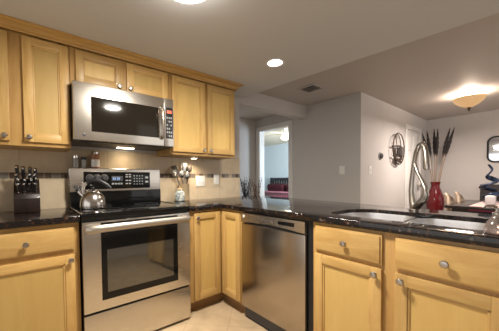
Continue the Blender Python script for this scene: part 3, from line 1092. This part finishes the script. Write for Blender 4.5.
def utensil(name, label, top, head, m):
    base = Vector((1.020, -.075, .9155 + .02))
    top = Vector(top)
    u = thing(name, label, 'utensil', base, 0, 'utensils in the crock')
    e = top - base
    finish('handle', MB().tube([Vector((0, 0, 0)), e * .6, e * .86], [.0045, .005, .004], 8), UTS if m != WOODU else WOODU, u)
    d = e.normalized()
    if head == 'spoon':
        q = MB().ball((0, 0, 0), .028, .012, .040, 16)
    elif head == 'ladle':
        q = MB().lathe([(0, -.028), (.020, -.024), (.034, -.008), (.037, .010), (.034, .010), (.030, -.006), (.018, -.019), (0, -.023)], (0, 0, 0), 20)
        bmesh.ops.rotate(q.bm, cent=(0, 0, 0), matrix=Matrix.Rotation(1.1, 3, 'X'), verts=q.bm.verts)
    elif head == 'spatula':
        q = MB().box(-.030, .030, -.0015, .0015, -.040, .045, .001)
    else:  # whisk
        q = MB()
        for a in range(4):
            ca, sa = math.cos(a * PI / 4), math.sin(a * PI / 4)
            q.tube([(ca * .026 * math.sin(tt) * (1 if tt <= PI else -1) if False else ca * .026 * math.sin(tt), sa * .026 * math.sin(tt), -.045 + .09 * (1 - math.cos(tt / 1)) / 2 if tt <= PI else -.045 + .09 * (1 - math.cos(tt)) / 2)
                    for tt in [2 * PI * k / 20 for k in range(20)]], .0013, 6, 0, True)
    rot = Vector((0, 0, 1)).rotation_difference(d).to_matrix()
    bmesh.ops.rotate(q.bm, cent=(0, 0, 0), matrix=rot, verts=q.bm.verts)
    bmesh.ops.translate(q.bm, vec=e * .90, verts=q.bm.verts)
    finish('head', q, m, u)


utensil('ladle', 'steel ladle leaning furthest left out of the crock', (.900, -.090, 1.235), 'ladle', UTS)
utensil('spatula', 'dark flat spatula leaning left in the utensil crock', (.925, -.045, 1.270), 'spatula', WOODU)
utensil('serving_spoon', 'steel serving spoon low at the front of the crock', (.975, -.105, 1.215), 'spoon', UTS)
utensil('whisk', 'wire whisk standing tallest in the middle of the crock', (1.015, -.06, 1.320), 'whisk', UTS)
utensil('slotted_turner', 'steel turner upright right of the whisk', (1.055, -.045, 1.300), 'spatula', UTS)
utensil('nylon_spoon', 'dark spoon leaning furthest right out of the crock', (1.105, -.065, 1.285), 'spoon', WOODU)
utensil('tasting_spoon', 'short steel spoon at the front right of the crock', (1.050, -.105, 1.200), 'spoon', UTS)

# glass bottle at the right end of the sink
PG = mat('pink_smoked_glass', (0.62, 0.50, 0.46), 0.08, trans=0.8, ior=1.45)
SO = thing('soap_dispenser', 'pear-shaped smoky glass soap bottle beside the right sink end', 'soap dispenser', (1.175, -2.335, .9155))
finish('bottle', MB().lathe([(0, 0), (.030, 0), (.035, .005), (.036, .020), (.029, .040), (.018, .056), (.012, .066), (.010, .072)], (0, 0, 0), 24), PG, SO)
finish('collar', MB().lathe([(.011, .070), (.013, .072), (.013, .080), (.005, .083), (.0035, .103), (0, .103)], (0, 0, 0), 16), NICKEL, SO)
finish('pump_spout', MB().tube([(0, 0, .100), (-.004, .008, .106), (-.014, .03, .106), (-.016, .036, .098)], [.006, .006, .0045, .004], 8), NICKEL, SO)

# ------------------------------------------------------------------ dining area
LP = thing('bowl_lamp', 'semi-flush amber glass bowl lamp lit on the dining ceiling', 'ceiling light', (4.53, -1.72, DC))
finish('canopy', MB().lathe([(0, -.0005), (.065, -.0005), (.063, -.012), (.04, -.024), (.012, -.028), (.010, -.05)], (0, 0, 0), 24), PEWTER, LP)
finish('rod', MB().cyl((0, 0, -.045), (0, 0, -.215), .007), PEWTER, LP)
finish('shade', MB().lathe([(.172, -.062), (.176, -.066), (.150, -.115), (.105, -.155), (.05, -.185), (.012, -.195), (.012, -.190), (.05, -.178), (.10, -.148), (.145, -.110), (.172, -.062)], (0, 0, 0), 36), BOWLG, LP)
finish('finial', MB().lathe([(0, -.192), (.020, -.194), (.024, -.202), (.012, -.212), (.014, -.225), (.006, -.242), (0, -.250)], (0, 0, 0), 16), BRONZE, LP)

DARKW = wood('dark_table_wood', (0.030, 0.023, 0.021), (0.050, 0.038, 0.034), (1, 6, 6), 0.25)
TB = thing('dining_table', 'dark wooden dining table beyond the breakfast bar', 'table', (4.92, -2.03, 0))
finish('tabletop', MB().box(-.69, .69, -.50, .50, .715, .75, .008), DARKW, TB)
finish('apron', MB().box(-.62, .62, -.43, .43, .63, .715), DARKW, TB)
for sx in (-1, 1):
    for sy in (-1, 1):
        finish('leg', MB().tube([(sx * .60, sy * .41, 0), (sx * .60, sy * .41, .63)], [.028, .038], 10), DARKW, TB)
RUN = mat('magenta_runner', (0.30, 0.05, 0.11), 0.7)
_p = coords(RUN)
_n = noise(RUN, _p.outputs[0], 12, 3)
_r = ramp(RUN, _n.outputs['Fac'], [(0.40, (0.42, 0.30, 0.29)), (0.60, (0.52, 0.40, 0.36))])
lk(RUN, _r.outputs[0], RUN.node_tree.nodes['Principled BSDF'].inputs['Base Color'])
REDC = mat('magenta_hem', (0.20, 0.02, 0.07), 0.7)
rn = thing('table_runner', 'pink cloth with a magenta hem laid across the dining table end', 'table cloth', (4.95, -1.86, .751))
finish('cloth', MB().box(-.70, .50, -.42, .085, .0, .004, .001), RUN, rn)
finish('hem', MB().box(-.7045, -.6985, -.42, .085, -.055, .004, .001), REDC, rn)

CD = thing('candle_holder', 'square white candle holder on the dining table, in front of the blue sculpture', 'candle holder', (4.74, -1.925, .7555))
finish('holder', MB().box(-.05, .05, -.05, .05, 0, .115, .006), mat('frosted_white', (0.62, 0.62, 0.64), 0.5), CD)
finish('candle', MB().cyl((0, 0, .110), (0, 0, .123), .036, .034, 16), WHITEP, CD)
BLUEM = mat('blue_metal', (0.03, 0.045, 0.085), 0.28, 0.6)
SC = thing('sculpture', 'twisting dark blue ribbon sculpture standing on the dining table', 'sculpture', (5.12, -1.875, .7555))
finish('foot', MB().box(-.055, .055, -.055, .055, 0, .02, .004), BLUEM, SC)
pts = []
for i in range(61):
    q = i / 60
    a = q * 6.4 * PI
    rr_ = .072 * math.sin(PI * min(1, q * 1.15 + .12)) + .018
    pts.append((rr_ * math.cos(a), rr_ * math.sin(a), .02 + .54 * q))
finish('ribbon', MB().tube(pts, [.042 - .034 * abs(i / 60 - .42) for i in range(61)], 8, flat=.42), BLUEM, SC)

# dark chair at the far end of the table
LEATH = mat('dark_brown_leather', (0.018, 0.012, 0.011), 0.4)
TAN = mat('tan_upholstery', (0.40, 0.31, 0.23), 0.7)


def chair(label, loc, rz, m, w, ztop, curved):
    c_ = thing('dining_chair', label, 'chair', loc, rz, 'dining chairs')
    finish('seat', MB().box(-w / 2, w / 2, -.22, .22, .40, .47, .02, 0, 3), m, c_)
    rows = []
    for i in range(9):
        z = .45 + (ztop - .45) * i / 8
        row = []
        for j in range(9):
            s = (j / 8 - .5) * 2
            ww = w / 2 * (1 - (.45 * max(0, (i - 5) / 3) ** 2 if curved else 0.0))
            row.append((s * ww, .215 + .05 * i / 8 - (.06 * s * s if curved else 0), z - (.045 * s * s * (i / 8) if curved else 0)))
        rows.append(row)
    finish('backrest', MB().grid(rows, 0, .03), m, c_)
    for sx in (-1, 1):
        for sy in (-1, 1):
            finish('leg', MB().tube([(sx * (w / 2 - .03), sy * .19, 0), (sx * (w / 2 - .035), sy * .185, .41)], [.014, .02], 8), DARKW, c_)


chair('dark leather square-backed chair at the far side of the dining table', (5.79, -1.86, 0), -PI / 2, LEATH, .42, 1.0, False)
chair('tan round-backed chair tucked into the side of the dining table, nearer one', (4.62, -1.715, 0), 0, TAN, .42, .90, True)
chair('tan round-backed chair tucked into the side of the dining table, farther one', (5.14, -1.735, 0), 0, TAN, .42, .90, True)

# vase and feathers
REDG = mat('glossy_red_glaze', (0.12, 0.005, 0.009), 0.22, coat=0.2)
VX, VY = 5.72, -1.085
tag(finish('vase', MB().lathe([(0, 0), (.085, 0), (.090, .02), (.075, .14), (.090, .34), (.128, .54), (.141, .66), (.132, .76), (.100, .86), (.072, .93), (.064, .98), (.078, 1.04), (.082, 1.05),
                              (.070, 1.048), (.056, 1.01), (.05, .95), (0, .90)], (0, 0, 0), 32), REDG, loc=(VX, VY, 0)), 'tall glossy red floor vase holding dark feathers', 'vase')
FEA = mat('dark_feather', (0.010, 0.006, 0.006), 0.6)
STEM = mat('feather_stem', (0.30, 0.20, 0.13), 0.6)
fe = [('leftmost of the dark feathers in the red vase, leaning far left', -.225, 1.99, 0.05), ('second dark feather from the left in the red vase', -.13, 2.02, -.05), ('third dark feather from the left, upright in the vase', -.045, 2.05, .06),
      ('fourth dark feather from the left, upright mid-bunch', .03, 2.03, -.02), ('second dark feather from the right in the red vase', .195, 2.02, .03), ('rightmost dark feather in the red vase, leaning right', .27, 2.02, -.03)]
# picture right here is mostly -Y on the far side of the room
for lab, side, zt, dep in fe:
    fo = thing('feather', lab, 'feather', (VX, VY, .92), 0, 'feathers in the red vase')
    tip = Vector((dep, -side, zt - .92))
    mid = Vector((dep * .4, -side * .42, tip.z * .5))
    low = Vector((0, -side * .16, 0.0))
    def qb(s):
        return low * (1 - s) ** 2 + mid * 2 * s * (1 - s) + tip * s * s
    n0 = 16
    finish('stem', MB().tube([qb(i / n0) for i in range(n0 - 3)], [.007 - .0002 * i for i in range(n0 - 3)], 6), STEM, fo)
    pl_ = [qb(.54 + .46 * i / 12) for i in range(13)]
    wd_ = [.004 + .023 * math.sin(PI * min(1, (i / 12) ** .8 * .94 + .05)) for i in range(13)]
    # blade: flat, jagged plume
    finish('plume', MB().tube(pl_, [w_ * (1 + .12 * (-1) ** i) for i, w_ in enumerate(wd_)], 8, flat=.30), FEA, fo)

# mirror
MIR = mat('mirror_glass', (0.75, 0.76, 0.80), 0.03, 1.0)
BLKM = mat('black_metal', (0.010, 0.009, 0.009), 0.4)
mi = thing('wall_mirror', 'black framed rounded mirror on the far dining wall', 'mirror', (6.098, -1.985, 1.61))
rim = rrect(-.255, .255, -.215, .215, (.09, .09, .09, .09), 8)
finish('frame', MB().tube([(-.012, -x, z) for x, z in rim], .014, 8, 0, True), BLKM, mi)
t = bmesh.new()
fr = [t.verts.new((-.010, -x, z)) for x, z in rim]
bk = [t.verts.new((-.002, -x, z)) for x, z in rim]
t.faces.new(fr)
t.faces.new(bk[::-1])
for i in range(len(rim)):
    t.faces.new((fr[i], fr[(i + 1) % len(rim)], bk[(i + 1) % len(rim)], bk[i]))
bmesh.ops.recalc_face_normals(t, faces=t.faces)
mb = MB()
mb._merge(t)
finish('glass', mb, MIR, mi, smooth=False)
mb = MB()
mb.tube([(-.012, .06 * math.cos(a), .235 + .03 * math.sin(a)) for a in [PI * k / 8 for k in range(9)]], .008, 6)
finish('hanger', mb, BLKM, mi)

# round wire wall sconce
WIRE = mat('brown_iron', (0.075, 0.05, 0.038), 0.45, 0.6)
GL = mat('smoked_candle_glass', (0.10, 0.085, 0.08), 0.1, spec=0.8)
ws = thing('wall_sconce', 'round brown wire candle sconce on the dining side wall', 'wall decoration', (4.45, -.852, 1.60))
finish('ring', MB().tube([(.24 * math.cos(a), -.05, .25 * math.sin(a)) for a in [2 * PI * k / 40 for k in range(40)]], .009, 8, 0, True), WIRE, ws)
finish('inner_ring', MB().tube([(.155 * math.cos(a), -.03, .24 * math.sin(a)) for a in [2 * PI * k / 36 for k in range(36)]], .006, 8, 0, True), WIRE, ws)
mb = MB()
mb.tube([(-.22, -.035, .03), (0, -.06, .045), (.22, -.035, .03)], .012, 8)
mb.tube([(-.20, -.035, -.12), (0, -.08, -.13), (.20, -.035, -.12)], .010, 8)
mb.tube([(0, -.004, .24), (0, -.03, .0), (0, -.004, -.24)], .007, 8)
finish('cross_bars', mb, WIRE, ws)
finish('candle_cup', MB().lathe([(0, -.125), (.045, -.125), (.05, -.11), (.05, .02), (.046, .02), (.046, -.11), (0, -.115)], (0, -.075, 0), 20), GL, ws)
finish('candle', MB().cyl((0, -.075, -.112), (0, -.075, -.045), .030, .030, 16), WHITEP, ws)
for s_, zz in ((-1, -.17), (1, -.15), (-.3, -.19), (.5, -.2)):
    finish('leaf', MB().ball((s_ * .075, -.06, zz), .05, .008, .028, 12), WIRE, ws)

# ------------------------------------------------------------------ branches in the hall
TWIG = mat('dark_twig', (0.022, 0.017, 0.016), 0.7)
TWIGR = mat('brown_twig', (0.20, 0.12, 0.08), 0.7)
POT = mat('dark_pot', (0.03, 0.025, 0.022), 0.3)


def branches(label, plabel, loc, m, n, hh, spread, seed):
    tag(finish('floor_vase', MB().lathe([(0, 0), (.06, 0), (.075, .02), (.085, .25), (.06, .52), (.045, .60), (.052, .63), (.046, .63), (.038, .58), (0, .50)], (0, 0, 0), 24), POT, loc=loc), plabel, 'vase', 'hall floor vases')
    rnd = random.Random(seed)
    b_ = thing('branch_bunch', label, 'dried branches', (loc[0], loc[1], .52), 0, 'dried branches in the hall')
    for i in range(n):
        a = rnd.random() * 2 * PI
        s_ = spread * (0.25 + .75 * rnd.random())
        h = hh * (.75 + .25 * rnd.random())
        e = Vector((s_ * math.cos(a), s_ * math.sin(a) * .6, h))
        mb = MB()
        pts = [Vector((.02 * math.cos(a), .02 * math.sin(a), 0)), e * .35 + Vector((0, 0, h * .1)), e * .7 + Vector((0, 0, h * .05)), e]
        mb.tube(pts, [.006, .0055, .0045, .0025], 6)
        for j in range(5):
            q = e * (.55 + .085 * j)
            mb.ball((q.x + .012 * (-1) ** j, q.y, q.z), .004, .003, .020, 6)
        finish('branch', mb, m, b_)


branches('dark twig bunch in the hall, nearest the kitchen wall end', 'dark floor vase holding the dark twigs in the hall', (2.72, .86, 0), TWIG, 16, .68, .17, 3)
branches('brown twig bunch in the hall, next to the bedroom doorway', 'dark floor vase holding the brown twigs by the bedroom doorway', (3.03, .93, 0), TWIGR, 10, .66, .16, 5)

# ------------------------------------------------------------------ bedroom
DBED = mat('dark_bed_wood', (0.018, 0.014, 0.016), 0.35)
REDQ = mat('dark_red_quilt', (0.05, 0.003, 0.008), 0.8)
PINK = mat('pink_sheet', (0.42, 0.16, 0.20), 0.8)
BD = thing('bed', 'dark slatted bed with a deep red quilt in the bedroom', 'bed', (5.45, 2.85, 0))
hx = .95
mb = MB()
mb.box(hx - .03, hx + .03, -.80, .80, 1.08, 1.17, .01)
mb.box(hx - .025, hx + .025, -.80, .80, .55, .62, .006)
for y in (-.82, .82):
    mb.box(hx - .035, hx + .035, y - .035, y + .035, 0, 1.18, .008)
for k in range(15):
    y = -.72 + .103 * k
    mb.box(hx - .012, hx + .012, y - .02, y + .02, .60, 1.10)
finish('headboard', mb, DBED, BD)
mb = MB()
mb.box(-1.0, .92, -.78, .78, .20, .36, .01)
for y in (-.74, .74):
    mb.box(-.98, -.90, y - .03, y + .03, 0, .2)
finish('frame', mb, DBED, BD)
finish('mattress', MB().box(-.98, .90, -.76, .76, .36, .62, .05, 0, 4), PINK, BD)
finish('quilt', MB().box(-1.02, .50, -.80, .80, .26, .70, .06, 0, 4), REDQ, BD)
finish('folded_sheet', MB().box(.36, .56, -.795, .795, .64, .735, .03, 0, 3), PINK, BD)
for i, (y, lab) in enumerate(((-.40, 'deep red pillow on the right half of the bed'), (.40, 'deep red pillow on the left half of the bed'))):
    pb = finish('pillow', MB().box(-.14, .14, -.35, .35, -.17, .17, .09, 0, 4, Matrix.Rotation(-.2, 3, 'Y')), REDQ, loc=(5.45 + .77, 2.85 + y, .805))
    tag(pb, lab, 'pillow', 'pillows on the bed')
FN = thing('ceiling_fan', 'white ceiling fan with a lit globe in the bedroom', 'ceiling fan', (4.5, 1.48, 2.32))
finish('rod', MB().lathe([(0, -.0005), (.055, -.0005), (.05, -.03), (.014, -.04), (.014, -.10), (0, -.10)], (0, 0, 0), 20), WHITEP, FN)
finish('motor', MB().lathe([(0, -.09), (.07, -.095), (.10, -.115), (.10, -.145), (.07, -.165), (0, -.17)], (0, 0, 0), 24), WHITEP, FN)
finish('globe', MB().lathe([(.05, -.168), (.085, -.190), (.095, -.215), (.085, -.245), (.05, -.265), (0, -.272)], (0, 0, 0), 24), FANG, FN)
for k in range(5):
    a = 2 * PI * k / 5 + .45
    mb = MB()
    mb.box(.09, .60, -.06, .06, -.128, -.120, .003)
    bmesh.ops.rotate(mb.bm, cent=(0, 0, 0), matrix=Matrix.Rotation(a, 3, 'Z'), verts=mb.bm.verts)
    finish('blade', mb, mat('fan_blade_%d' % k, (0.55, 0.50, 0.42), 0.5), FN)
